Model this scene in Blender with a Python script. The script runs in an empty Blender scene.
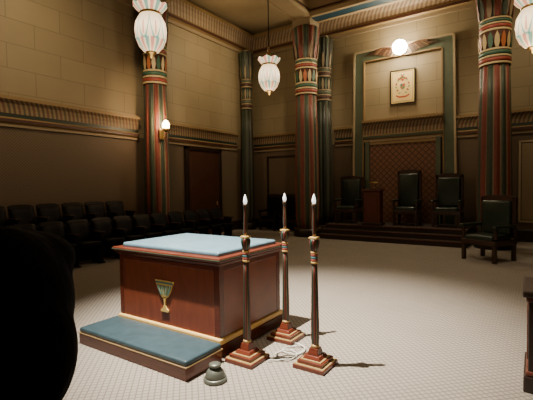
import bpy, bmesh, math, random
from mathutils import Vector, Matrix
random.seed(3)
S=bpy.context.scene
COL=S.collection
# ---------------------------------------------------------------- materials
def nt(name):
    m=bpy.data.materials.new(name); m.use_nodes=True
    t=m.node_tree; return m,t,t.nodes["Principled BSDF"]
def N(t,ty,**kw):
    n=t.nodes.new(ty)
    for k,v in kw.items(): setattr(n,k,v)
    return n
def mth(t,op,a,b=None,c=None):
    n=N(t,"ShaderNodeMath",operation=op)
    for i,v in enumerate((a,b,c)):
        if v is None: continue
        if isinstance(v,(int,float)): n.inputs[i].default_value=v
        else: t.links.new(v,n.inputs[i])
    return n.outputs[0]
def mix(t,f,a,b):
    n=N(t,"ShaderNodeMix",data_type='RGBA')
    for i,v in ((0,f),(6,a),(7,b)):
        if isinstance(v,(int,float)): n.inputs[i].default_value=v
        elif isinstance(v,tuple): n.inputs[i].default_value=(*v[:3],1)
        else: t.links.new(v,n.inputs[i])
    return n.outputs[2]
def M(name,col,rough=0.5,metal=0.0,var=0.25,scale=12,emit=0,stretch=None,bump=0.0,spec=0.5):
    m,t,b=nt(name)
    tc=N(t,"ShaderNodeTexCoord"); mp=N(t,"ShaderNodeMapping")
    t.links.new(tc.outputs["Object"],mp.inputs[0])
    if stretch: mp.inputs["Scale"].default_value=stretch
    no=N(t,"ShaderNodeTexNoise"); no.inputs["Scale"].default_value=scale; no.inputs["Detail"].default_value=4
    t.links.new(mp.outputs[0],no.inputs["Vector"])
    d=tuple(c*(1-var) for c in col); l=tuple(min(1,c*(1+var)) for c in col)
    o=mix(t,no.outputs[0],d,l); t.links.new(o,b.inputs["Base Color"])
    b.inputs["Roughness"].default_value=rough; b.inputs["Metallic"].default_value=metal
    b.inputs["Specular IOR Level"].default_value=spec
    if emit:
        t.links.new(o,b.inputs["Emission Color"]); b.inputs["Emission Strength"].default_value=emit
    if bump:
        bp=N(t,"ShaderNodeBump"); bp.inputs["Strength"].default_value=bump; bp.inputs["Distance"].default_value=.01
        t.links.new(no.outputs[0],bp.inputs["Height"]); t.links.new(bp.outputs[0],b.inputs["Normal"])
    return m
wood=M("dark_red_mahogany",(.105,.024,.012),.27,0,.4,6,stretch=(1,1,6))
wood_side=M("mahogany_panel",(.18,.045,.021),.28,0,.4,4,stretch=(4,1,1))
darkwood=M("black_brown_wood",(.022,.012,.008),.35,0,.4,8)
brownwood=M("dark_brown_chair_wood",(.040,.019,.011),.35,0,.4,8)
redwood=M("lectern_wood",(.11,.03,.016),.4,0,.4,8)
gold=M("old_gold_paint",(.38,.24,.085),.42,.25,.3,30)
cgold=M("candlestick_gold_line",(.34,.23,.09),.45,.1,.2,30)
egold=M("emblem_gold_paint",(.66,.44,.13),.4,.1,.15,30)
mgold=M("moulding_gold_paint",(.72,.48,.16),.4,.1,.15,30)
dgold=M("dull_gold_paint",(.24,.155,.065),.55,.1,.3,30)
cream=M("cream_paint",(.40,.31,.19),.55,0,.15,20)
pcream=M("pale_capital_cream",(.56,.43,.22),.55,0,.15,20)
dcream=M("dull_cream_paint",(.27,.20,.115),.6,0,.15,20)
mcream=M("muted_stripe_cream",(.24,.17,.10),.6,0,.15,20)
red=M("egyptian_red_paint",(.19,.045,.030),.55,0,.3,10)
bred=M("bright_capital_red",(.28,.055,.035),.5,0,.3,10)
bgreen=M("bright_capital_green",(.045,.11,.065),.5,0,.3,10)
cred=M("candlestick_red_lacquer",(.105,.018,.013),.4,0,.3,10)
green=M("egyptian_green_paint",(.048,.066,.042),.5,0,.3,10)
cgreen=M("candlestick_green_lacquer",(.015,.045,.028),.4,0,.3,10)
mgreen=M("muted_green_paint",(.085,.105,.066),.55,0,.2,6)
dgreen=M("dark_green_paint",(.012,.024,.016),.45,0,.2,6)
teal=M("teal_paint",(.02,.065,.10),.5,0,.25,10)
bteal=M("bright_teal_paint",(.04,.17,.18),.5,0,.2,10)
dred=M("dark_red_brown_paint",(.06,.02,.012),.5,0,.25,10)
orange=M("orange_paint",(.42,.13,.04),.5,0,.25,14)
blueleather=M("blue_grey_leather",(.115,.21,.27),.42,0,.3,10,bump=.3)
tealleather=M("dark_teal_leather",(.034,.062,.076),.34,0,.35,10,bump=.3)
greenleather=M("dark_green_leather",(.017,.028,.019),.32,0,.3,15,bump=.2)
blackleather=M("black_leather",(.0042,.0038,.0035),.6,0,.3,15,bump=.2,spec=.18)
seatwood=M("near_black_seat_wood",(.007,.005,.004),.55,0,.3,8,spec=.2)
armwood=M("seat_arm_brown_wood",(.035,.016,.009),.45,0,.3,8,spec=.35)
bronze=M("grey_green_bronze",(.13,.14,.115),.4,.5,.3,20)
brass=M("brass",(.5,.34,.12),.3,.9,.2,20)
iron=M("dark_metal",(.012,.010,.009),.55,.5,.2,20)
white=M("white_plastic",(.6,.6,.55),.4,0,.1,20)
hairm=M("black_hair",(.005,.004,.004),.8,0,.4,60,stretch=(1,1,.2),bump=.3,spec=.05)
skin=M("skin",(.30,.17,.11),.55,0,.1,20)
suit=M("black_suit_cloth",(.006,.006,.007),.9,0,.3,80,spec=.1)
tan=M("tan_plaster",(.40,.30,.165),.7,0,.15,1.5)
wing_m=M("dark_copper_wing",(.12,.055,.028),.5,.2,.4,25)
bulb=M("frosted_bulb",(.85,.85,.80),.3,0,.05,10,emit=2.2)
def emis(name,col,s):
    m,t,b=nt(name); b.inputs["Base Color"].default_value=(*col,1)
    b.inputs["Emission Color"].default_value=(*col,1); b.inputs["Emission Strength"].default_value=s; return m
glow=emis("lit_globe",(1,.86,.62),90)
sglow=emis("lit_sconce",(1,.70,.36),28)

def wallmat(name,hsplit=3.0):
    m,t,b=nt(name)
    g=N(t,"ShaderNodeNewGeometry"); s=N(t,"ShaderNodeSeparateXYZ"); t.links.new(g.outputs["Position"],s.inputs[0])
    u=mth(t,'ADD',s.outputs[0],s.outputs[1])
    c=N(t,"ShaderNodeCombineXYZ"); t.links.new(u,c.inputs[0]); t.links.new(s.outputs[2],c.inputs[1])
    br=N(t,"ShaderNodeTexBrick"); t.links.new(c.outputs[0],br.inputs["Vector"])
    br.inputs["Scale"].default_value=1; br.inputs["Brick Width"].default_value=1.15; br.inputs["Row Height"].default_value=.52
    br.inputs["Mortar Size"].default_value=.013; br.inputs["Mortar Smooth"].default_value=.8
    br.inputs["Color1"].default_value=(.30,.235,.135,1); br.inputs["Color2"].default_value=(.265,.207,.117,1); br.inputs["Mortar"].default_value=(.17,.128,.072,1)
    no=N(t,"ShaderNodeTexNoise"); no.inputs["Scale"].default_value=2.2; no.inputs["Detail"].default_value=6; t.links.new(g.outputs["Position"],no.inputs["Vector"])
    up=mix(t,mth(t,'MULTIPLY',no.outputs[0],.45),br.outputs[0],(.18,.138,.076))
    w1=mth(t,'SINE',mth(t,'MULTIPLY',u,95)); w2=mth(t,'SINE',mth(t,'MULTIPLY',s.outputs[2],95))
    w=mth(t,'MULTIPLY',w1,w2); w=mth(t,'GREATER_THAN',w,.0)
    lo=mix(t,w,(.095,.063,.036),(.135,.093,.054))
    f=mth(t,'GREATER_THAN',s.outputs[2],hsplit)
    t.links.new(mix(t,f,lo,up),b.inputs["Base Color"]); b.inputs["Roughness"].default_value=.62
    bp=N(t,"ShaderNodeBump"); bp.inputs["Strength"].default_value=.2; bp.inputs["Distance"].default_value=.01
    t.links.new(mth(t,'MULTIPLY',w,mth(t,'SUBTRACT',1,f)),bp.inputs["Height"]); t.links.new(bp.outputs[0],b.inputs["Normal"])
    return m
wallm=wallmat("stone_block_wall")
def reed(name,cols,period):
    m,t,b=nt(name)
    g=N(t,"ShaderNodeNewGeometry"); s=N(t,"ShaderNodeSeparateXYZ"); t.links.new(g.outputs["Position"],s.inputs[0])
    u=mth(t,'ADD',s.outputs[0],s.outputs[1]); fr=mth(t,'FRACT',mth(t,'DIVIDE',u,period))
    r=N(t,"ShaderNodeValToRGB"); r.color_ramp.interpolation='CONSTANT'; t.links.new(fr,r.inputs[0])
    e=r.color_ramp.elements; n=len(cols)
    e[0].color=(*cols[0],1); e[1].position=1/n; e[1].color=(*cols[1],1)
    for i in range(2,n):
        x=e.new(i/n); x.color=(*cols[i],1)
    t.links.new(r.outputs[0],b.inputs["Base Color"]); b.inputs["Roughness"].default_value=.55
    return m
reedm=reed("painted_reed_cornice",[(.28,.20,.11),(.12,.075,.042),(.28,.20,.11),(.16,.08,.048),(.28,.20,.11),(.11,.085,.048)],.30)
reedm2=reed("painted_top_cornice",[(.36,.27,.17),(.19,.13,.08),(.32,.24,.15),(.21,.13,.08)],.26)
carpet,t,b=nt("patterned_carpet")
g=N(t,"ShaderNodeNewGeometry"); s=N(t,"ShaderNodeSeparateXYZ"); t.links.new(g.outputs["Position"],s.inputs[0])
k=2*math.pi/.056
r1=mth(t,'ADD',s.outputs[0],s.outputs[1]); r2=mth(t,'SUBTRACT',s.outputs[0],s.outputs[1])
p=mth(t,'ABSOLUTE',mth(t,'SINE',mth(t,'MULTIPLY',r1,k/2/1.2))); q=mth(t,'ABSOLUTE',mth(t,'SINE',mth(t,'MULTIPLY',r2,k/2/1.2)))
ln=mth(t,'MINIMUM',p,q); f=mth(t,'LESS_THAN',ln,.36)
no=N(t,"ShaderNodeTexNoise"); no.inputs["Scale"].default_value=1.6; no.inputs["Detail"].default_value=5; t.links.new(g.outputs["Position"],no.inputs["Vector"])
c0=mix(t,no.outputs[0],(.27,.24,.20),(.325,.29,.245)); t.links.new(mix(t,mth(t,'MULTIPLY',f,.65),c0,(.115,.096,.078)),b.inputs["Base Color"])
b.inputs["Roughness"].default_value=.95; b.inputs["Specular IOR Level"].default_value=.1
lattice,t,b=nt("brown_lattice_panel")
g=N(t,"ShaderNodeNewGeometry"); s=N(t,"ShaderNodeSeparateXYZ"); t.links.new(g.outputs["Position"],s.inputs[0])
d1=mth(t,'SINE',mth(t,'MULTIPLY',mth(t,'ADD',s.outputs[0],s.outputs[2]),16)); d2=mth(t,'SINE',mth(t,'MULTIPLY',mth(t,'SUBTRACT',s.outputs[0],s.outputs[2]),16))
f=mth(t,'LESS_THAN',mth(t,'MINIMUM',mth(t,'ABSOLUTE',d1),mth(t,'ABSOLUTE',d2)),.3)
t.links.new(mix(t,f,(.19,.085,.046),(.07,.035,.021)),b.inputs["Base Color"]); b.inputs["Roughness"].default_value=.6
def shade_mat():
    m,t,b=nt("painted_glass_shade")
    tc=N(t,"ShaderNodeTexCoord"); s=N(t,"ShaderNodeSeparateXYZ"); t.links.new(tc.outputs["Object"],s.inputs[0])
    an=mth(t,'ARCTAN2',s.outputs[1],s.outputs[0]); z=s.outputs[2]
    pet=mth(t,'ABSOLUTE',mth(t,'SINE',mth(t,'MULTIPLY',an,4)))
    # pointed long petals: turquoise outline, rosy vein inside
    edge=mth(t,'LESS_THAN',mth(t,'ABSOLUTE',mth(t,'SUBTRACT',mth(t,'POWER',pet,.6),mth(t,'SUBTRACT',.92,mth(t,'MULTIPLY',mth(t,'ADD',z,.22),2.4)))),.09)
    body=mth(t,'MULTIPLY',mth(t,'GREATER_THAN',z,-.24),mth(t,'LESS_THAN',z,.17))
    c=mix(t,mth(t,'MULTIPLY',mth(t,'MULTIPLY',edge,body),.85),(1,.74,.43),(.08,.34,.26))
    low=mth(t,'LESS_THAN',z,-.22); hi=mth(t,'GREATER_THAN',z,.21); bands=mth(t,'MAXIMUM',low,hi)
    a=mth(t,'SINE',mth(t,'MULTIPLY',an,8))
    dr=mth(t,'GREATER_THAN',a,.55); dt=mth(t,'LESS_THAN',a,-.55)
    c=mix(t,mth(t,'MULTIPLY',mth(t,'MULTIPLY',dr,bands),.8),c,(.62,.17,.12))
    c=mix(t,mth(t,'MULTIPLY',mth(t,'MULTIPLY',dt,bands),.8),c,(.05,.30,.24))
    vein=mth(t,'MULTIPLY',mth(t,'GREATER_THAN',pet,.985),mth(t,'MULTIPLY',mth(t,'GREATER_THAN',z,-.18),mth(t,'LESS_THAN',z,.02)))
    c=mix(t,mth(t,'MULTIPLY',vein,.8),c,(.62,.17,.12))
    t.links.new(c,b.inputs["Base Color"]); t.links.new(c,b.inputs["Emission Color"])
    st_=mth(t,'MAXIMUM',1.5,mth(t,'SUBTRACT',3.0,mth(t,'MULTIPLY',mth(t,'ABSOLUTE',mth(t,'ADD',z,.02)),6.5)))
    t.links.new(st_,b.inputs["Emission Strength"])
    b.inputs["Roughness"].default_value=.3
    return m
shadem=shade_mat()

# ---------------------------------------------------------------- builders
def mk(name,vs,fs,mats,idx=None,smooth=False,parent=None,loc=(0,0,0),rotz=0):
    me=bpy.data.meshes.new(name); me.from_pydata([tuple(v) for v in vs],[],fs)
    if not isinstance(mats,(list,tuple)): mats=[mats]
    for m in mats: me.materials.append(m)
    if idx: 
        for p,i in zip(me.polygons,idx): p.material_index=i
    bm=bmesh.new(); bm.from_mesh(me); bmesh.ops.recalc_face_normals(bm,faces=bm.faces); bm.to_mesh(me); bm.free()
    if smooth:
        for p in me.polygons: p.use_smooth=True
    o=bpy.data.objects.new(name,me); COL.objects.link(o); o.location=loc; o.rotation_euler[2]=rotz
    if parent: o.parent=parent
    return o
def box(name,size,c,mat,parent=None,bev=.0,rot=(0,0,0),seg=2,taper=None):
    bm=bmesh.new(); bmesh.ops.create_cube(bm,size=1)
    for v in bm.verts:
        v.co=Vector((v.co.x*size[0],v.co.y*size[1],v.co.z*size[2]))
        if taper and v.co.z>0: v.co.x*=taper; v.co.y*=taper
    if bev: bmesh.ops.bevel(bm,geom=bm.edges[:],offset=bev,segments=seg,affect='EDGES',profile=.5)
    me=bpy.data.meshes.new(name); bm.to_mesh(me); bm.free(); me.materials.append(mat)
    if bev and seg>2:
        for p in me.polygons: p.use_smooth=True
    o=bpy.data.objects.new(name,me); COL.objects.link(o); o.location=c; o.rotation_euler=rot
    if parent: o.parent=parent
    return o
def lathe(name,prof,mats,seg=24,parent=None,loc=(0,0,0),rings=None,lobes=0,amp=0,lobemats=None,smooth=True,rotz=0):
    vs=[];fs=[];ix=[]
    n=len(prof)
    for (r,z) in prof:
        for j in range(seg):
            a=2*math.pi*j/seg
            k=1+(amp*(abs(math.sin(a*lobes/2))-.6) if lobes else 0)
            vs.append((r*k*math.cos(a),r*k*math.sin(a),z))
    for i in range(n-1):
        for j in range(seg):
            fs.append((i*seg+j,i*seg+(j+1)%seg,(i+1)*seg+(j+1)%seg,(i+1)*seg+j))
            if lobemats: ix.append(lobemats(j))
            else: ix.append(rings[i] if rings else 0)
    fs.append(tuple(range(seg))[::-1]); fs.append(tuple((n-1)*seg+j for j in range(seg)))
    ix+= [0,0]
    return mk(name,vs,fs,mats,ix,smooth,parent,loc,rotz)
def poly(name,pts,depth,mat,parent=None,loc=(0,0,0),rotz=0,bev=0):
    n=len(pts); vs=[(x,0,z) for x,z in pts]+[(x,-depth,z) for x,z in pts]
    fs=[tuple(range(n)),tuple(range(2*n-1,n-1,-1))]+[(i,(i+1)%n,n+(i+1)%n,n+i) for i in range(n)]
    return mk(name,vs,fs,mat,None,False,parent,loc,rotz)
def tube(name,pts,r,mat,parent=None,loc=(0,0,0),seg=8):
    vs=[];fs=[]; P=[Vector(p) for p in pts]; n=len(P)
    for i,p in enumerate(P):
        d=(P[min(i+1,n-1)]-P[max(i-1,0)]).normalized()
        a=d.cross(Vector((0,0,1))); 
        if a.length<.01: a=d.cross(Vector((1,0,0)))
        a.normalize(); b2=d.cross(a)
        for j in range(seg):
            t=2*math.pi*j/seg; vs.append(p+a*math.cos(t)*r+b2*math.sin(t)*r)
    for i in range(n-1):
        for j in range(seg): fs.append((i*seg+j,i*seg+(j+1)%seg,(i+1)*seg+(j+1)%seg,(i+1)*seg+j))
    fs.append(tuple(range(seg))[::-1]); fs.append(tuple((n-1)*seg+j for j in range(seg)))
    return mk(name,vs,fs,mat,None,True,parent,loc)
def extr(name,prof,p0,p1,inward,mats,idx=None):
    vs=[]
    for P in (p0,p1):
        for o,z in prof: vs.append((P[0]+inward[0]*o,P[1]+inward[1]*o,z))
    n=len(prof); fs=[(i,(i+1)%n,n+(i+1)%n,n+i) for i in range(n)]; fs+=[tuple(range(n)),tuple(range(2*n-1,n-1,-1))]
    ob=mk(name,vs,fs,mats,(idx+[0,0]) if idx else None)
    ob["kind"]="structure"; return ob
def thing(name,loc,label,cat,group=None,rotz=0):
    e=bpy.data.objects.new(name,None); COL.objects.link(e); e.location=loc; e.rotation_euler[2]=rotz
    e.empty_display_size=.1; e["label"]=label; e["category"]=cat
    if group: e["group"]=group
    return e
def clone(root,loc,rotz=None,label=None):
    def cp(o,par):
        c=o.copy(); COL.objects.link(c)
        if par: c.parent=par; c.matrix_parent_inverse=o.matrix_parent_inverse.copy()
        for ch in list(orig[o.name]): cp(ch,c)
        return c
    orig={}
    def rec(o):
        orig[o.name]=list(o.children)
        for ch in o.children: rec(ch)
    rec(root); r=cp(root,None); r.location=loc
    if rotz is not None: r.rotation_euler[2]=rotz
    if label: r["label"]=label
    return r
def st(o): o["kind"]="structure"; return o

# ---------------------------------------------------------------- room
XL,XR,YB,YF,H=-9.2,3.2,12.8,-3.0,7.5
st(box("floor",(XR-XL+.4,YB-YF+.4,.2),((XL+XR)/2,(YB+YF)/2,-.1),carpet))
st(box("ceiling",(XR-XL+.4,YB-YF+.4,.2),((XL+XR)/2,(YB+YF)/2,H+.1),tan))
st(box("wall_left",(.2,YB-YF+.4,H),(XL-.1,(YB+YF)/2,H/2),wallm))
st(box("wall_right",(.2,YB-YF+.4,H),(XR+.1,(YB+YF)/2,H/2),wallm))
st(box("wall_back",(XR-XL,.2,H),((XL+XR)/2,YB+.1,H/2),wallm))
st(box("wall_front",(XR-XL,.2,H),((XL+XR)/2,YF-.1,H/2),wallm))
band=[(0,2.92),(.05,2.92),(.05,2.98),(.10,3.02),(.10,3.08),(.05,3.12),(.05,3.20),(.07,3.30),(.11,3.40),(.18,3.47),(.18,3.54),(0,3.54)]
bi=[0,0,1,2,1,3,4,4,4,1,0,0]
bm_=[dcream,dgold,dred,dgreen,reedm]
extr("trim_1",band,(XL,YF),(XL,7.28),(1,0),bm_,bi)
extr("trim_2",band,(XL,7.92),(XL,11.7),(1,0),bm_,bi)
extr("trim_3",band,(XL,YB),(-6.25,YB),(0,-1),bm_,bi)
extr("trim_4",band,(-5.7,YB),(-5.05,YB),(0,-1),bm_,bi)
extr("trim_5",band,(-1.9,YB),(-1.1,YB),(0,-1),bm_,bi)
extr("trim_6",band,(-.6,YB),(XR,YB),(0,-1),bm_,bi)
top=[(0,6.55),(.06,6.55),(.06,6.66),(.12,6.70),(.12,6.78),(.08,6.84),(.12,7.0),(.22,7.12),(.34,7.18),(.34,7.28),(0,7.28)]
ti=[0,0,1,2,1,3,3,3,1,0,0]
extr("trim_7",top,(XL,YF),(XL,YB),(1,0),[dcream,dgold,dred,reedm2],ti)
extr("trim_8",top,(XL+.0,YB),(XR,YB),(0,-1),[dcream,dgold,dred,reedm2],ti)
for nm,a,bb,inw in (("baseboard_left",(XL,YF),(XL,YB),(1,0)),("baseboard_back",(XL,YB),(XR,YB),(0,-1))):
    extr(nm,[(0,0),(.04,0),(.04,.30),(.02,.34),(0,.34)],a,bb,inw,[darkwood])
def beam(nm,p0,p1,w,z0,z1,soff):
    x0,x1=sorted((p0[0],p1[0])); y0,y1=sorted((p0[1],p1[1]))
    prof_in=(0,-1) if x1-x0>y1-y0 else (1,0)
    e=.12
    prof=[(-w/2,z0),(-w/2+e,z0),(-w/2+e,z0+.012),(w/2-e,z0+.012),(w/2-e,z0),(w/2,z0),(w/2,z0+.12),(w/2+.03,z0+.14),(w/2+.03,z0+.2),(w/2,z0+.22),(w/2,z1-.22),(w/2+.10,z1-.1),(w/2+.10,z1),(-w/2-.10,z1),(-w/2-.10,z1-.1),(-w/2,z1-.22),(-w/2,z0+.22),(-w/2-.03,z0+.2),(-w/2-.03,z0+.14),(-w/2,z0+.12)]
    idx=[0,1,2,1,0,0,1,3,1,0,4,1,0,1,4,0,1,3,1,0]
    extr(nm,prof,p0,p1,prof_in,[tan,dgold,soff,dred,reedm2],idx)
beam("trim_9",(-6.35,11.3),(-.4,11.3),.6,6.72,7.5,teal)
beam("trim_10",(-6.02,YF),(-6.02,11.0),.6,6.72,7.5,tan)
beam("trim_11",(-.84+.0,YF),(-.84,11.0),.6,6.72,7.5,tan)
beam("trim_12",(XL+.34,7.6),(-6.32,7.6),.55,6.72,7.5,tan)
beam("trim_13",(-5.72,7.6),(-1.14,7.6),.45,6.95,7.5,tan)
beam("trim_14",(XL+.34,1.6),(-6.32,1.6),.55,6.72,7.5,tan)
for i,(x0,x1) in enumerate(((-.35,1.4),(-8.5,-6.6))):
    z0,z1=.55,2.7
    for j,(sx,sz,cx,cz) in enumerate(((x1-x0,.05,(x0+x1)/2,z1),(x1-x0,.05,(x0+x1)/2,z0),(.05,z1-z0+.05,x0,(z0+z1)/2),(.05,z1-z0+.05,x1,(z0+z1)/2))):
        st(box("trim_%d"%(20+i*4+j),(sx,.04,sz),(cx,YB-.02,cz),cream if i==0 else darkwood))
    if i==0: st(box("trim_30",(x1-x0-.1,.02,z1-z0-.1),((x0+x1)/2,YB-.01,(z0+z1)/2),dcream))
doorm=M("brown_red_door",(.06,.022,.013),.5,0,.3,4)
d=st(box("door_1",(.06,1.45,2.78),(XL+.05,9.9,1.39),doorm))
box("door_knob",(.05,.03,.12),(.05,.6,-.35),dgold,d,.01)
for j,(sy,sz,cy,cz) in enumerate(((.12,2.9,9.11,1.45),(.12,2.9,10.69,1.45),(1.7,.12,9.9,2.84))):
    st(box("trim_%d"%(40+j),(.12,sy,sz),(XL+.06,cy,cz),darkwood,bev=.01))
# ---- niche on back wall
XC=-3.47
def frame_arch(nm,hw0,hw1,w,z1,mat,out,z0=.4,ro=.10):
    def path(h0,h1,zt,r):
        pts=[(-h0,z0)]
        for i in range(7):
            a=math.pi-(math.pi/2)*i/6
            pts.append((-h1+r+r*math.cos(a),zt-r+r*math.sin(a)))
        q=[(-x,z) for x,z in pts[::-1]]
        return pts+q
    A=path(hw0,hw1,z1,ro); B=path(hw0-w,hw1-w,z1-w,.04)
    n=len(A); vs=[];
    for P in (A,B):
        for y in (0,-out): vs+= [(x,y,z) for x,z in P]
    fs=[]
    for i in range(n-1):
        fs+= [(i,i+1,n+i+1,n+i),(2*n+i,2*n+i+1,3*n+i+1,3*n+i),(n+i,n+i+1,3*n+i+1,3*n+i),(i,i+1,2*n+i+1,2*n+i)]
    fs+=[(0,n,3*n,2*n),(n-1,2*n-1,4*n-1,3*n-1)]
    return st(mk(nm,vs,fs,mat,loc=(XC,YB,0)))
frame_arch("trim_50",1.60,1.53,.06,5.93,cream,.12)
frame_arch("trim_51",1.54,1.47,.27,5.87,mgreen,.09)
frame_arch("trim_52",1.27,1.20,.04,5.60,dgold,.11)
dc=[(0,2.98),(.10,2.98),(.10,3.05),(.16,3.09),(.16,3.16),(.10,3.2),(.12,3.36),(.18,3.52),(.28,3.58),(.28,3.66),(0,3.66)]
extr("trim_54",dc,(XC-1.2,YB),(XC+1.2,YB),(0,-1),[cream,dgold,green,reedm],[0,0,1,2,1,3,3,3,1,0,0])
for sx in (-1,1): st(box("trim_%d"%(56+sx),(.14,.12,2.6),(XC+sx*1.08,YB-.06,1.7),mgreen,bev=.01))
st(box("trim_58",(2.02,.06,2.6),(XC,YB-.03,1.7),lattice))
st(box("trim_59",(2.02,.10,.08),(XC,YB-.05,2.92),dgold))
# dais
dais=thing("dais",(-3.43,11.80,0),"dark carpeted stepped platform under the high-backed chairs","platform")
dcar=M("dark_brown_carpet",(.038,.024,.016),.95,0,.3,40)
box("lower_step",(4.1,1.88,.14),(0,0,.07),dcar,dais,.01)
box("middle_step",(4.04,1.64,.13),(0,.12,.205),dcar,dais,.01)
box("upper_step",(3.98,1.40,.13),(0,.24,.335),dcar,dais,.01)
for y,z in ((-.94,.135),(-.70,.265),(-.46,.395)):
    box("nosing",(4.1 if z<.2 else 4.0,.02,.02),(0,y-.008,z-.006),redwood,dais)

# ---------------------------------------------------------------- columns
def column(loc,R,label,name="column",pal=None,ztop=6.72,rz=0):
    c=thing(name,loc,label,"column","painted lotus columns",rz)
    pal=pal or [red,green,mcream]
    big=pal[0] is red
    L=14; SG=L*6
    def lm(j):
        k=j//6; e=j%6
        if e==0: return 2
        if big: return (0,1)[k%2] if k%4!=2 else 0
        return k%2
    lathe("base",[(R*1.25,0),(R*1.25,.18),(R*1.18,.25),(R*1.05,.25)],[darkwood,dgold],32,c,rings=[0,0,1])
    zb=4.42
    lathe("shaft",[(R*.92,.25),(R*1.0,.6),(R*1.04,1.2),(R*1.0,2.4),(R*.93,3.6),(R*.87,zb)],pal,SG,c,lobes=L,amp=.10,lobemats=lm)
    pm=[bred,pcream,bgreen,orange,darkwood] if big else [dred,dcream,mgreen,dred,dgreen]
    def rings(nm,z,cols):
        pr=[(R*.88,z-.01)];rg=[]
        for cc,hh in cols:
            pr+= [(R*.97,z+.006),(R*.97,z+hh-.006)]; rg+= [4,cc]; z+=hh
            pr.append((R*.91,z)); rg.append(4)
        lathe(nm,pr,pm,32,c,rings=rg); return z
    z=rings("neck_band",zb,[(1,.06),(0,.10),(1,.06),(2,.10),(1,.06)])
    fh=.40
    lathe("leaf_frieze",[(R*.91,z-.005),(R*.95,z+fh)],[dred if big else dgreen],32,c)
    def leaves(nm,n_,z0,h,r0,r1,wf,mats,off=0):
        vs=[];fs=[];ix=[]
        for i in range(n_):
            a=2*math.pi*(i+off)/n_; w=math.pi/n_*wf
            k=len(vs)
            for (da,tt) in ((-w*.55,0),(w*.55,0),(w,.35),(w*.75,.7),(0,1),(-w*.75,.7),(-w,.35)):
                r=r0+(r1-r0)*tt
                vs.append((r*math.cos(a+da),r*math.sin(a+da),z0+h*tt))
            fs.append(tuple(range(k,k+7))); ix.append(i%len(mats))
        mk(nm,vs,fs,mats,ix,parent=c)
    leaves("leaves",16,z,fh-.02,R*.98,R*1.04,.82,[pcream,orange,pcream,bgreen] if big else [mgreen,dcream])
    z=rings("upper_band",z+fh,[(1,.06),(0,.09),(1,.05),(2,.07),(1,.05)])
    zc=z
    lathe("capital",[(R*.86,zc-.02),(R*.98,zc+.10),(R*1.08,zc+.4),(R*1.12,6.2),(R*1.20,6.45),(R*1.0,6.52)],pal,SG,c,lobes=L,amp=.10,lobemats=lm)
    leaves("petals",14,zc,.50,R*1.02,R*1.20,.7,[mcream,red,green] if big else [green,dcream],.5)
    box("abacus",(R*1.7,R*1.7,ztop-6.5),(0,0,(ztop+6.5)/2),dcream,c,.01)
    return c
column((-6.02,11.3,0),.36,"massive red and green fluted lotus column beside the platform")
column((-.84,11.3,0),.36,"massive red and green fluted lotus column behind the leather armchair",rz=.2)
column((-8.78,7.6,0),.34,"red and green fluted lotus column with lit sconce, against the side wall")
gp=[green,dgreen,dred]
column((-5.98,12.44,0),.28,"slimmer green column close to the end wall",pal=gp,ztop=6.55)
column((-.86,12.44,0),.28,"slimmer green column close to the end wall",pal=gp,ztop=6.55)
column((-8.88,12.0,0),.22,"slim dark green lotus column near the room corner",pal=[dgreen,green,dred],ztop=6.55)

# ---------------------------------------------------------------- pendants
def pendant(loc):
    p=thing("pendant_lamp",loc,"lit painted glass lotus pendant lamp hanging on a cord","lamp","lotus pendant lamps")
    pr=[(.05,-.42),(.12,-.39),(.19,-.31),(.235,-.20),(.25,-.07),(.235,.05),(.19,.14),(.16,.19),(.165,.22),(.22,.27),(.265,.33)]
    seg=48; vs=[];fs=[]
    for i,(r,z) in enumerate(pr):
        cf=max(0,(i-7)/3.0)
        bf=max(0,1-abs(z+.12)/.35)
        for j in range(seg):
            a=2*math.pi*j/seg; l=abs(math.sin(a*4))
            rr=r*(1+.05*bf*(l-.6)+.03*cf*(l-.5)); vs.append((rr*math.cos(a),rr*math.sin(a),z+.04*cf*(l-.4)))
    n=len(pr)
    for i in range(n-1):
        for j in range(seg): fs.append((i*seg+j,i*seg+(j+1)%seg,(i+1)*seg+(j+1)%seg,(i+1)*seg+j))
    fs.append(tuple(range(seg))[::-1])
    mk("lamp_shade",vs,fs,shadem,None,True,p)
    lathe("rim",[(.165,.26),(.20,.31),(.20,.34),(.09,.38),(.03,.50),(.02,.62)],brass,32,p)
    lathe("collar",[(.168,.18),(.176,.19),(.176,.21),(.168,.22)],brass,32,p)
    lathe("finial",[(.006,-.50),(.03,-.48),(.045,-.45),(.075,-.42),(.10,-.395)],brass,20,p)
    tube("cord",[(0,0,.6),(0,0,H-loc[2])],.012,iron,p)
    lathe("ceiling_rose",[(.10,H-loc[2]-.001),(.10,H-loc[2]-.03),(.04,H-loc[2]-.07),(.013,H-loc[2]-.1)][::-1],brass,20,p)
    return p
pendant((-5.13,4.38,4.17)); pendant((-5.22,7.95,4.24)); pendant((-.04,7.55,4.10))

s=thing("wall_sconce",(-8.42,7.47,3.1),"small lit brass sconce fixed on the side column","lamp")
box("backplate",(.04,.14,.3),(0,0,-.05),brass,s,.01)
tube("bracket",[(0,0,-.1),(.10,0,-.16),(.18,0,-.1),(.18,0,0)],.014,brass,s)
lathe("cup",[(.03,-.02),(.07,.03),(.09,.08)],brass,20,s,loc=(.18,0,0))
lathe("lamp_shade",[(.06,.05),(.10,.12),(.09,.22),(.04,.29),(.005,.31)],sglow,20,s,loc=(.18,0,0))

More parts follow.
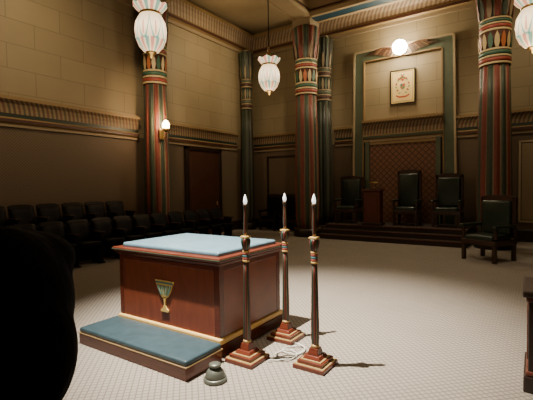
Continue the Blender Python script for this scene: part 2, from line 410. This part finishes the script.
# winged disc lamp
WZ=5.76
w=thing("winged_sun_lamp",(XC+.02,YB-.14,WZ),"glowing round lamp between dark copper feathered wings","lamp")
bm=bmesh.new(); bmesh.ops.create_uvsphere(bm,u_segments=24,v_segments=16,radius=.215); me=bpy.data.meshes.new("globe"); bm.to_mesh(me); bm.free(); me.materials.append(glow)
for p in me.polygons: p.use_smooth=True
o=bpy.data.objects.new("globe",me); COL.objects.link(o); o.parent=w; o.location=(0,-.16,0)
lathe("mount",[(.2,0),(.2,.04),(.16,.06)],brass,24,w).rotation_euler[0]=math.pi/2
def arm(t_): return (.14+.68*t_, .02+.10*math.sin(t_*2.6))
for sx in (-1,1):
    vs=[];fs=[]; n=18; idx=[]
    for i in range(n):
        t0=i/n; t1=(i+.62)/n
        x0,z0=arm(t0); x1,z1=arm(t1)
        ang=math.radians(-68+52*t0); L=.25+.06*t0
        dx,dz=L*math.cos(ang),L*math.sin(ang)
        k=len(vs)
        quad=[(x0,z0),(x1,z1),(x1+dx,z1+dz),(x0+dx*1.03,z0+dz*1.03)]
        for y in (.0,-.015-.022*(i%2)):
            vs+=[(sx*a,y,b2) for a,b2 in quad]
        fs+=[(k,k+1,k+2,k+3),(k+7,k+6,k+5,k+4)]+[(k+j,k+(j+1)%4,k+4+(j+1)%4,k+4+j) for j in range(4)]
        idx+=[(0,1,2,0,2)[i%5]]*6
    mk("wing",vs,fs,[wing_m,dgold,dred],idx,parent=w)
    tube("wing_arm",[(sx*arm(q/10)[0],-.03,arm(q/10)[1]) for q in range(11)],.026,wing_m,w)

# framed picture
pf=thing("framed_picture",(XC+.04,YB-.02,4.62),"dark framed pale yellow picture with a coloured floral crest","picture")
fw,fh=.76,1.06
paper=M("pale_yellow_paper",(.80,.60,.24),.6,0,.05,6)
box("paper",(fw-.04,.02,fh-.04),(0,-.03,0),paper,pf)
for sx,sz,cx,cz in ((fw,.035,0,fh/2-.018),(fw,.035,0,-fh/2+.018),(.035,fh-.07,-fw/2+.018,0),(.035,fh-.07,fw/2-.018,0)):
    box("frame",(sx,.05,sz),(cx,-.03,cz),darkwood,pf,.008)
for sx,sz,cx,cz in ((fw-.14,.012,0,fh/2-.08),(fw-.14,.012,0,-fh/2+.08),(.012,fh-.16,-fw/2+.076,0),(.012,fh-.16,fw/2-.076,0)):
    box("border_line",(sx,.006,sz),(cx,-.043,cz),gold,pf)
pgreen=M("print_green_ink",(.06,.26,.10),.6,0,.1,10); pred=M("print_red_ink",(.50,.07,.04),.6,0,.1,10)
def disc(nm,r,cx,cz,mat,y=-.045,sxx=1,n=16):
    return poly(nm,[(cx+sxx*r*math.cos(2*math.pi*i/n),cz+r*math.sin(2*math.pi*i/n)) for i in range(n)],.006,mat,pf,(0,y,0))
poly("crest",[(-.075,.09),(.075,.09),(.075,-.02),(.045,-.07),(0,-.10),(-.045,-.07),(-.075,-.02)],.006,gold,pf,(0,-.04,0))
poly("crest",[(-.062,.075),(-.004,.075),(-.004,.005),(-.062,.005)],.006,bteal,pf,(0,-.046,0))
poly("crest",[(.062,.075),(.004,.075),(.004,.005),(.062,.005)],.006,pred,pf,(0,-.046,0))
poly("crest",[(.004,-.005),(.06,-.005),(.034,-.05),(.004,-.075)],.006,pgreen,pf,(0,-.046,0))
poly("crest",[(-.004,-.005),(-.06,-.005),(-.034,-.05),(-.004,-.075)],.006,orange,pf,(0,-.046,0))
# leafy sprays either side and a central stem with blossoms
for sx in (-1,1):
    for i in range(7):
        a=math.radians(-70+26*i); cx,cz=sx*.16*math.cos(a),.03+.22*math.sin(a)
        ca,sa=math.cos(a+.9),math.sin(a+.9)
        poly("leaf",[(cx,cz),(cx+sx*(.05*ca-.018*sa),cz+.05*sa+.018*ca),(cx+sx*.085*ca,cz+.085*sa),(cx+sx*(.05*ca+.018*sa),cz+.05*sa-.018*ca)],.006,pgreen,pf,(0,-.045,0))
        if i%2: disc("flower",.026,cx+sx*.03,cz+.02,pred,-.048)
for cx,cz,r,mm in ((0,.20,.035,pred),(-.06,.25,.028,orange),(.06,.25,.028,orange),(0,.31,.034,pred),(-.035,.36,.02,bteal),(.035,.36,.02,bteal)): disc("flower",r,cx,cz,mm)
poly("motto_ribbon",[(-.20,-.24),(-.10,-.29),(.10,-.29),(.20,-.24),(.20,-.285),(.10,-.335),(-.10,-.335),(-.20,-.285)],.006,pred,pf,(0,-.04,0))

# ---------------------------------------------------------------- altar
W,D=1.48,1.06
AX,AY=-3.17,3.34
al=thing("altar",(AX,AY,0),"dark red mahogany altar with blue padded top and gold cup emblem","altar")
box("plinth",(W+.035,D+.035,.12),(0,0,.06),wood,al,.008)
box("gold_moulding",(W+.045,D+.045,.06),(0,0,.15),mgold,al,.016)
box("body",(W-.006,D-.006,.70),(0,0,.52),wood_side,al,.003)
for sx in (-1,1):
    for sy in (-1,1):
        box("corner_post",(.07,.07,.69),(sx*(W/2-.035),sy*(D/2-.035),.515),wood,al,.004)
for sy in (-1,1):
    box("rail",(W-.14,.05,.045),(0,sy*(D/2-.0255),.83),wood,al,.003)
for sx in (-1,1):
    box("rail",(.05,D-.14,.045),(sx*(W/2-.0255),0,.83),wood,al,.003)
box("cove",(W+.02,D+.02,.02),(0,0,.865),wood,al,.006)
box("cornice",(W+.06,D+.06,.03),(0,0,.885),wood,al,.01)
box("lid",(W+.11,D+.11,.045),(0,0,.92),wood,al,.012)
box("lid_edge_line",(W+.116,D+.116,.010),(0,0,.922),mgreen,al)
box("padded_top",(W-.05,D-.05,.06),(0,0,.957),blueleather,al,.024,seg=4)
emb=bpy.data.objects.new("cup_emblem",None); COL.objects.link(emb); emb.parent=al; emb.location=(0.0,-D/2+.006,.49)
def prof_x(z):
    t_=min(1,max(0,(z+.035)/.185)); return .018+.122*t_**.6
zs=[-.035+.185*i/12 for i in range(13)]
poly("bowl",[(-prof_x(z),z) for z in zs]+[(prof_x(z),z) for z in zs[::-1]],.014,egold,emb)
NS=7
for i in range(NS):
    f0=-1+2*(i+.26)/NS; f1=-1+2*(i+.74)/NS
    zz=[.0+.10*q/8 for q in range(9)]
    poly("bowl_stripe",[(prof_x(z)*.93*f0,z) for z in zz]+[(prof_x(z)*.93*f1,z) for z in zz[::-1]],.018,(bteal,bgreen)[i%2],emb)
poly("rim_band",[(-.128,.134),(.128,.134),(.124,.120),(-.124,.120)],.018,bteal,emb)
poly("stem",[(-.018,-.02),(.018,-.02),(.011,-.06),(.010,-.12),(-.010,-.12),(-.011,-.06)],.014,egold,emb)
poly("foot",[(-.012,-.11),(.012,-.11),(.030,-.14),(.056,-.155),(.056,-.175),(-.056,-.175),(-.056,-.155),(-.030,-.14)],.016,egold,emb)
# kneeling step
ks=thing("kneeling_step",(AX+.035,2.53,0),"low wooden kneeler with dark teal leather pad before the altar","kneeler")
kw,kd=1.54,.46
box("base",(kw,kd,.11),(0,0,.055),wood,ks,.008)
box("trim",(kw+.012,kd+.012,.012),(0,0,.114),dgold,ks,.004)
box("pad",(kw-.004,kd-.004,.05),(0,0,.144),tealleather,ks,.020,seg=5)

# ---------------------------------------------------------------- candlesticks
def candlestick(loc,label):
    c=thing("candlestick",loc,label,"candlestick","three tall altar candlesticks")
    box("base",(.30,.30,.035),(0,0,.0175),wood,c,.004)
    box("base_trim",(.285,.285,.007),(0,0,.0385),cgold,c)
    box("base_step",(.24,.24,.03),(0,0,.057),wood,c,.004)
    box("base_trim",(.20,.20,.007),(0,0,.0755),cgold,c)
    box("base_step",(.17,.17,.03),(0,0,.094),wood,c,.004,taper=.8)
    box("base_step",(.105,.105,.057),(0,0,.1375),wood,c,.004,taper=.75)
    def lm(j): 
        return [0,0,0,0,0,0,2,1,1,1,1,1][j%12]
    lathe("shaft",[(.023,.165),(.031,.20),(.035,.26),(.034,.40),(.030,.60),(.026,.80),(.023,.91)],[cred,cgreen,cgold],48,c,lobes=8,amp=.18,lobemats=lm)
    lathe("foot_ring",[(.028,.163),(.038,.172),(.038,.186),(.030,.194)],[gold],24,c)
    pr=[(.025,.91)];rg=[]; z=.91
    for cc in (0,1,2,1,0):
        pr+=[(.031,z+.002),(.031,z+.020),(.027,z+.022)]; rg+=[1,cc,1]; z+=.022
    lathe("neck_band",pr,[egold,bred,bteal],24,c,rings=rg)
    lathe("capital",[(.027,1.018),(.036,1.05),(.044,1.09),(.042,1.12),(.033,1.13)],[cred,cgreen,cgold],48,c,lobes=8,amp=.14,lobemats=lm)
    box("abacus",(.074,.074,.018),(0,0,1.139),egold,c,.003)
    lathe("upper_shaft",[(.014,1.148),(.018,1.18),(.020,1.26),(.016,1.36),(.014,1.405),(.021,1.42),(.021,1.435),(.016,1.44)],[cred,cgreen,cgold],48,c,lobemats=lm,lobes=8,amp=.08)
    lathe("bulb",[(.010,1.435),(.017,1.455),(.018,1.47),(.013,1.495),(.006,1.515),(.002,1.525)],bulb,20,c)
    return c
candlestick((-2.19,2.91,0),"tall red, green and gold lotus candlestick next to the altar corner")
candlestick((-2.16,3.55,0),"tall red, green and gold lotus candlestick beside the altar side")
candlestick((-1.61,3.14,0),"tall red, green and gold lotus candlestick standing away from the altar")
ctrl=[(-2.00,3.46),(-1.86,3.40),(-1.82,3.28),(-1.90,3.20),(-2.01,3.24),(-1.99,3.36),(-1.89,3.42),(-1.83,3.34),(-1.88,3.18),(-1.97,3.10),(-2.03,3.16),(-1.95,3.28),(-1.84,3.22),(-1.86,3.08),(-1.95,3.02),(-2.0,2.96)]
def crom(P,n=8):
    out=[]
    for i in range(len(P)-1):
        p0=P[max(i-1,0)];p1=P[i];p2=P[i+1];p3=P[min(i+2,len(P)-1)]
        for k in range(n):
            t_=k/n
            out.append(tuple(.5*((2*p1[a])+(-p0[a]+p2[a])*t_+(2*p0[a]-5*p1[a]+4*p2[a]-p3[a])*t_**2+(-p0[a]+3*p1[a]-3*p2[a]+p3[a])*t_**3) for a in range(2)))
    out.append(P[-1]); return out
cp_=crom(ctrl)
pts=[(x,y,.009+.012*abs(math.sin(i*.31))) for i,(x,y) in enumerate(cp_)]
cb=tube("power_cable",pts,.006,white); cb["label"]="pale tangled electric cable lying on the carpet between candlesticks"; cb["category"]="cable"
bl=thing("bronze_bell_stand",(-2.18,2.45,0),"squat bell-shaped grey-green bronze stand on the carpet by the kneeler","stand")
lathe("foot",[(.094,0),(.098,.015),(.094,.03),(.084,.035)],bronze,28,bl)
lathe("bell_body",[(.084,.035),(.080,.06),(.068,.085),(.048,.105),(.034,.115)],bronze,28,bl)
lathe("rim",[(.034,.115),(.05,.125),(.052,.14),(.036,.148),(.02,.15)],bronze,28,bl)

# ---------------------------------------------------------------- chairs
def armchair(name,loc,rotz,w,bh,leather,frame,label,cat="chair",group=None,seat=.45,d=.62):
    c=thing(name,loc,label,cat,group,rotz)
    for sx in (-1,1):
        for sy in (-1,1):
            box("leg",(.07,.07,seat-.1),(sx*(w/2-.045),sy*(d/2-.045),(seat-.1)/2),frame,c,.008)
    box("seat_frame",(w,d,.10),(0,0,seat-.09),frame,c,.012)
    box("seat_cushion",(w-.14,d-.06,.12),(0,-.02,seat+.0),leather,c,.04,seg=4)
    bt=bh
    for sx in (-1,1):
        box("back_post",(.075,.07,bt-seat+.02),(sx*(w/2-.04),d/2-.03,seat+(bt-seat)/2),frame,c,.01)
        box("armrest",(.09,d-.02,.06),(sx*(w/2-.02),-.03,seat+.24),leather,c,.02,seg=3)
        box("arm_support",(.06,.06,.22),(sx*(w/2-.03),-d/2+.06,seat+.10),frame,c,.008)
    n=9; pts=[(-w/2,0),(w/2,0)]+[(w/2*math.cos(math.pi*i/n),.07*math.sin(math.pi*i/n)+.06) for i in range(n+1)]
    poly("crest_rail",pts,.07,frame,c,(0,d/2+.005,bt-.08))
    box("back_panel",(w-.14,.05,bt-seat-.02),(0,d/2-.02,seat+(bt-seat)/2-.03),frame,c,.005)
    box("back_cushion",(w-.15,.12,bt-seat-.12),(0,d/2-.09,seat+(bt-seat)/2-.01),leather,c,.045,seg=4)
    return c
DZ=.40
armchair("throne",(-3.12,12.05,DZ),0,.70,1.58,greenleather,brownwood,"tallest high-backed green leather officer's chair on the platform",group="platform chairs",seat=.48)
armchair("throne",(-4.94,12.05,DZ),0,.76,1.44,greenleather,brownwood,"high-backed dark leather chair on the platform beside the lectern",group="platform chairs",seat=.48)
armchair("throne",(-2.02,12.05,DZ),0,.74,1.44,greenleather,brownwood,"high-backed dark green leather chair on the platform near the big column",group="platform chairs",seat=.48)
armchair("leather_armchair",(-.80,9.45,0),-.50,.76,1.30,greenleather,brownwood,"large dark green leather armchair with wooden frame on the carpet",seat=.48,d=.72)
armchair("leather_armchair",(-8.0,12.2,0),0,.7,1.25,blackleather,darkwood,"dark leather armchair against the end wall by the corner",group="corner armchairs")
armchair("leather_armchair",(-7.15,12.2,0),0,.7,1.25,blackleather,darkwood,"dark leather armchair against the end wall beside the column",group="corner armchairs")
le=thing("lectern",(-3.97,11.58,DZ),"small reddish wood lectern pedestal standing on the platform","lectern")
box("plinth",(.56,.38,.08),(0,0,.04),darkwood,le,.008)
box("body",(.48,.32,.92),(0,0,.54),redwood,le,.01)
box("front_panel",(.34,.02,.7),(0,-.165,.54),redwood,le,.008)
box("top",(.58,.42,.05),(0,0,1.03),redwood,le,.012)
box("reading_board",(.5,.36,.03),(0,0,1.07),darkwood,le,.008)
rl=thing("desk_lamp",(-3.97,11.64,DZ+1.087),"small brass lamp on top of the lectern","lamp")
lathe("base",[(.05,0),(.05,.015),(.012,.025)],brass,16,rl)
tube("stem",[(0,0,.02),(0,0,.12),(0,-.05,.17)],.008,brass,rl)
tube("lamp_head",[(-.14,-.06,.17),(.14,-.06,.17)],.022,brass,rl)

def theatre(loc):
    c=thing("theatre_seat",loc,"black leather theatre-style seat with wooden arms by the side wall","seat","rows of theatre seats")
    n=8; 
    def curved(nm,w,h,th,z0,x0,mat,bul=.04,rake=.12,rt=.03):
        vs=[];fs=[];m=7
        for side in (0,1):
            for i in range(n+1):
                for j in range(m+1):
                    u=-1+2*i/n; v=j/m
                    zz=z0+h*v - (rt*(abs(u)**4) if v>.5 else 0)*(v-.5)*2
                    xx=x0 - rake*v - bul*(1-u*u) + (th*(1-abs(u)**6*.6)*(1-abs(2*v-1)**6*.6) if side else 0)
                    vs.append((xx,u*w/2,zz))
        K=(n+1)*(m+1)
        for s_ in (0,1):
            for i in range(n):
                for j in range(m):
                    a=s_*K+i*(m+1)+j; fs.append((a,a+1,a+m+2,a+m+1))
        bd=[i*(m+1) for i in range(n+1)]+[n*(m+1)+j for j in range(1,m+1)]+[i*(m+1)+m for i in range(n-1,-1,-1)]+[j for j in range(m-1,0,-1)]
        for i in range(len(bd)):
            a,b3=bd[i],bd[(i+1)%len(bd)]; fs.append((a,b3,b3+K,a+K))
        return mk(nm,vs,fs,mat,None,True,c)
    curved("back_shell",.515,.54,.03,.40,-.20,seatwood)
    curved("backrest",.46,.45,.06,.44,-.175,blackleather)
    box("seat_cushion",(.42,.46,.10),(.02,0,.44),blackleather,c,.035,seg=4,rot=(0,-.06,0))
    for sy in (-1,1):
        box("armrest",(.38,.05,.035),(.0,sy*.252,.66),armwood,c,.012,seg=3)
        box("side_frame",(.30,.03,.64),(-.03,sy*.252,.32),iron,c,.008)
        box("foot",(.36,.05,.03),(0,sy*.252,.015),iron,c,.006)
    return c
first=theatre((-7.85,2.6,0))
first["label"]="black leather theatre-style seat with wooden arms in the front row"
for i in range(1,13): clone(first,(-7.85,2.6+.56*i,0))
LB2="black leather theatre-style seat on the low riser by the wall"
RZ=.34
riser=box("riser",(.90,9.9,RZ),(XL+.05+.45,2.15,RZ/2),dcar); riser["label"]="low carpeted riser along the side wall under the back row"; riser["category"]="platform"
for i in range(7): clone(first,(-8.62,2.95+.56*i,RZ),label=LB2)

pd=thing("pedestal_desk",(.265,3.85,0),"dark wood pedestal desk with stepped mouldings on the carpet","desk")
box("plinth",(.66,.56,.12),(0,0,.06),darkwood,pd,.01)
box("moulding",(.63,.53,.04),(0,0,.14),redwood,pd,.012)
box("body",(.60,.50,.56),(0,0,.43),darkwood,pd,.006)
box("side_panel",(.012,.34,.40),(-.304,0,.42),wood,pd,.005)
box("moulding",(.63,.53,.04),(0,0,.71),redwood,pd,.012)
box("top",(.68,.58,.05),(0,0,.755),darkwood,pd,.012)

# ---------------------------------------------------------------- person
def capsule(bm,a,b2,r0,r1,seg=14):
    a=Vector(a); b2=Vector(b2); d=b2-a; L=d.length; z=d.normalized()
    q=Vector((0,0,1)).rotation_difference(z)
    rings=[]
    K=4
    pr=[(r0*math.cos(t),-r0*math.sin(t)) for t in [math.pi/2*(1-i/K) for i in range(K+1)]]
    pr+=[(r1*math.cos(t),L+r1*math.sin(t)) for t in [math.pi/2*i/K for i in range(K+1)]]
    for r,zz in pr:
        rings.append([bm.verts.new(a+q@Vector((max(r,1e-4)*math.cos(2*math.pi*j/seg),max(r,1e-4)*math.sin(2*math.pi*j/seg),zz))) for j in range(seg)])
    for i in range(len(rings)-1):
        for j in range(seg): bm.faces.new((rings[i][j],rings[i][(j+1)%seg],rings[i+1][(j+1)%seg],rings[i+1][j]))
    bm.faces.new(rings[0][::-1]); bm.faces.new(rings[-1])
def ell(bm,c,r):
    g=bmesh.ops.create_uvsphere(bm,u_segments=24,v_segments=16,radius=1)
    for v in g['verts']: v.co=Vector((c[0]+v.co.x*r[0],c[1]+v.co.y*r[1],c[2]+v.co.z*r[2]))
def fused(name,caps,ells,mat,vox,parent,it=4):
    bm=bmesh.new()
    for c in caps: capsule(bm,*c)
    for e in ells: ell(bm,*e)
    me=bpy.data.meshes.new(name); bm.to_mesh(me); bm.free()
    o=bpy.data.objects.new(name,me); COL.objects.link(o)
    r=o.modifiers.new("r",'REMESH'); r.mode='VOXEL'; r.voxel_size=vox; r.use_smooth_shade=True
    sm=o.modifiers.new("s",'SMOOTH'); sm.iterations=it; sm.factor=.5
    dg=bpy.context.evaluated_depsgraph_get(); dg.update()
    m2=bpy.data.meshes.new_from_object(o.evaluated_get(dg)); m2.name=name
    o.modifiers.clear(); o.data=m2; m2.materials.clear(); m2.materials.append(mat)
    for p in m2.polygons: p.use_smooth=True; p.material_index=0
    if parent: o.parent=parent
    return o
pe=thing("person",(-.615,.255,0),"person standing with their back turned, chin-length dark hair, dark suit","person",rotz=math.radians(30))
caps=[((0,-.01,1.22),(0,0,1.36),.055,.052),
 ((0,0,.92),(0,0,1.12),.12,.13),((-.13,0,1.20),(.13,0,1.20),.055,.055)]
ells=[((0,0.0,1.43),(.078,.095,.112)),((0,.045,1.365),(.052,.05,.05)),((0,.098,1.415),(.014,.022,.022)),
 ((0,.092,1.378),(.024,.012,.006)),((0,.092,1.368),(.022,.012,.007)),
 ((-.082,-.005,1.42),(.012,.024,.034)),((.082,-.005,1.42),(.012,.024,.034)),
 ((0,0,.88),(.15,.105,.10))]
for s_ in (-1,1):
    caps+=[((s_*.185,0,1.19),(s_*.235,-.02,.94),.045,.036),((s_*.235,-.02,.94),(s_*.235,.05,.73),.036,.025),
           ((s_*.235,.05,.73),(s_*.235,.065,.66),.024,.030)]
    for i,(fx,L) in enumerate(((-.024,.07),(-.008,.078),(.008,.074),(.023,.06))):
        x=s_*.235; y=.068
        caps+=[((x,y+fx,.645),(x,y+fx*1.15+.005,.645-L*.55),.0085,.008),((x,y+fx*1.15+.005,.645-L*.55),(x-s_*.012,y+fx*1.15+.008,.645-L),.008,.0065)]
    caps+=[((s_*.232,.095,.69),(s_*.220,.120,.655),.011,.009),((s_*.220,.120,.655),(s_*.213,.125,.628),.009,.008)]
    caps+=[((s_*.085,0,.84),(s_*.10,.01,.45),.082,.055),((s_*.10,.01,.45),(s_*.105,-.01,.09),.054,.036)]
    caps+=[((s_*.105,-.02,.05),(s_*.125,.13,.035),.038,.030)]
fused("body",caps,ells,skin,.007,pe)
jc=[((0,0,.92),(0,0,1.13),.145,.15),((-.14,0,1.19),(.14,0,1.19),.07,.07),((0,0,1.22),(0,-.005,1.275),.08,.062)]
tc_=[((-.03,0,.86),(.03,0,.86),.13,.13)]
for s_ in (-1,1):
    jc+=[((s_*.185,0,1.18),(s_*.235,-.02,.94),.062,.052),((s_*.235,-.02,.94),(s_*.235,.045,.745),.052,.042),((s_*.08,0,.80),(s_*.09,0,.95),.11,.12)]
    tc_+=[((s_*.085,0,.84),(s_*.10,.01,.45),.098,.075),((s_*.10,.01,.45),(s_*.105,-.01,.09),.074,.062)]
fused("jacket",jc,[],suit,.011,pe)
fused("trousers",tc_,[],suit,.012,pe)
sh=[]
for s_ in (-1,1): sh+=[((s_*.105,-.03,.045),(s_*.125,.15,.04),.045,.038)]
fused("shoes",sh,[],darkwood,.009,pe)
h=fused("hair",[],[((0,-.012,1.44),(.094,.104,.112)),((-.045,-.035,1.385),(.070,.072,.10)),((.045,-.035,1.385),(.070,.072,.10)),((0,-.055,1.37),(.100,.06,.11)),((.0,.045,1.495),(.076,.06,.045))],hairm,.007,pe,it=22)
for s_ in (-1,1):
    e=lathe("eye",[(.002,-.009),(.008,-.005),(.010,0),(.008,.005),(.002,.009)],white,12,pe,loc=(s_*.03,.084,1.435))

# ---------------------------------------------------------------- lights
def light(ty,nm,loc,e,col=(1,.8,.58),tgt=None,**kw):
    l=bpy.data.lights.new(nm,ty); l.energy=e; l.color=col
    for k,v in kw.items(): setattr(l,k,v)
    o=bpy.data.objects.new(nm,l); COL.objects.link(o); o.location=loc
    if tgt: o.rotation_euler=(Vector(tgt)-Vector(loc)).to_track_quat('-Z','Y').to_euler()
    return o
light('SPOT',"ceiling_spot",(-3.45,1.95,6.9),11500,(1,.90,.77),(-2.5,3.8,0),spot_size=math.radians(50),spot_blend=1,shadow_soft_size=.04)
light('SPOT',"ceiling_spot_far",(-2.2,4.6,6.9),560,(1,.82,.60),(-.9,6.5,0),spot_size=math.radians(80),spot_blend=1,shadow_soft_size=.15)
light('SPOT',"altar_front_spot",(-3.0,-2.2,6.6),420,(1,.86,.68),(-3.17,2.8,.6),spot_size=math.radians(17),spot_blend=.8,shadow_soft_size=.3)
light('SPOT',"column_spot",(-6.6,5.2,6.7),420,(1,.78,.5),(-8.78,7.6,3.6),spot_size=math.radians(40),spot_blend=.8,shadow_soft_size=.1)
light('SPOT',"column_spot",(-4.2,8.6,6.7),300,(1,.80,.54),(-6.02,11.3,4.6),spot_size=math.radians(40),spot_blend=.9,shadow_soft_size=.1)
light('SPOT',"column_spot",(-2.0,8.6,6.7),300,(1,.80,.54),(-.84,11.3,4.4),spot_size=math.radians(40),spot_blend=.9,shadow_soft_size=.1)
light('POINT',"niche_lamp_light",(XC+.02,YB-.50,WZ),190,(1,.80,.50),shadow_soft_size=.12)
light('POINT',"sconce_light",(-8.05,7.30,3.4),50,(1,.66,.36),shadow_soft_size=.08)
for p,e in (((-5.13,4.38,3.5),8),((-5.22,7.95,3.5),22),((-.04,7.55,3.45),30),((-5.13,1.0,4.2),6),((-.12,1.0,4.4),18)):  # last two are added fill lights where no pendant hangs
    light('POINT',"pendant_and_fill_light",p,e,(1,.74,.46),shadow_soft_size=.25)
light('SPOT',"added_wall_fill",(-6.2,4.0,6.6),460,(1,.77,.46),(-9.2,3.4,5.2),spot_size=math.radians(110),spot_blend=1,shadow_soft_size=.3)  # this and the next wall spots are added to brighten the walls, without fixtures
light('SPOT',"added_wall_fill",(-6.4,9.6,6.5),280,(1,.77,.46),(-9.2,10.2,5.2),spot_size=math.radians(105),spot_blend=1,shadow_soft_size=.3)
light('SPOT',"added_wall_fill",(.6,10.2,6.5),200,(1,.77,.48),(.4,12.8,4.4),spot_size=math.radians(105),spot_blend=1,shadow_soft_size=.3)
light('SPOT',"added_wall_fill",(-3.3,10.6,6.5),180,(1,.77,.48),(-3.4,12.8,3.2),spot_size=math.radians(105),spot_blend=1,shadow_soft_size=.3)
light('POINT',"added_ceiling_fill",(-7.6,9.8,6.2),30,(1,.80,.48),shadow_soft_size=.3)  # added point light that lifts the ceiling and beams, no lamp stands here
w=bpy.data.worlds.new("world"); S.world=w; w.use_nodes=True
w.node_tree.nodes["Background"].inputs[0].default_value=(.02,.018,.015,1)

# ---------------------------------------------------------------- camera
cam=bpy.data.cameras.new("camera"); co=bpy.data.objects.new("camera",cam); COL.objects.link(co); S.camera=co
cam.sensor_width=36; cam.lens=400/533*36; cam.clip_start=.05
th=math.radians(33.9); pt=math.radians(2.0); ro=.0139
rh=Vector((math.cos(th),math.sin(th),0)); f=Vector((-math.sin(th)*math.cos(pt),math.cos(th)*math.cos(pt),-math.sin(pt)))
u0=rh.cross(f)
R=rh*math.cos(ro)-u0*math.sin(ro); U=u0*math.cos(ro)+rh*math.sin(ro)
m=Matrix((R,U,-f)).transposed().to_4x4(); m.translation=Vector((0,0,1.6)); co.matrix_world=m
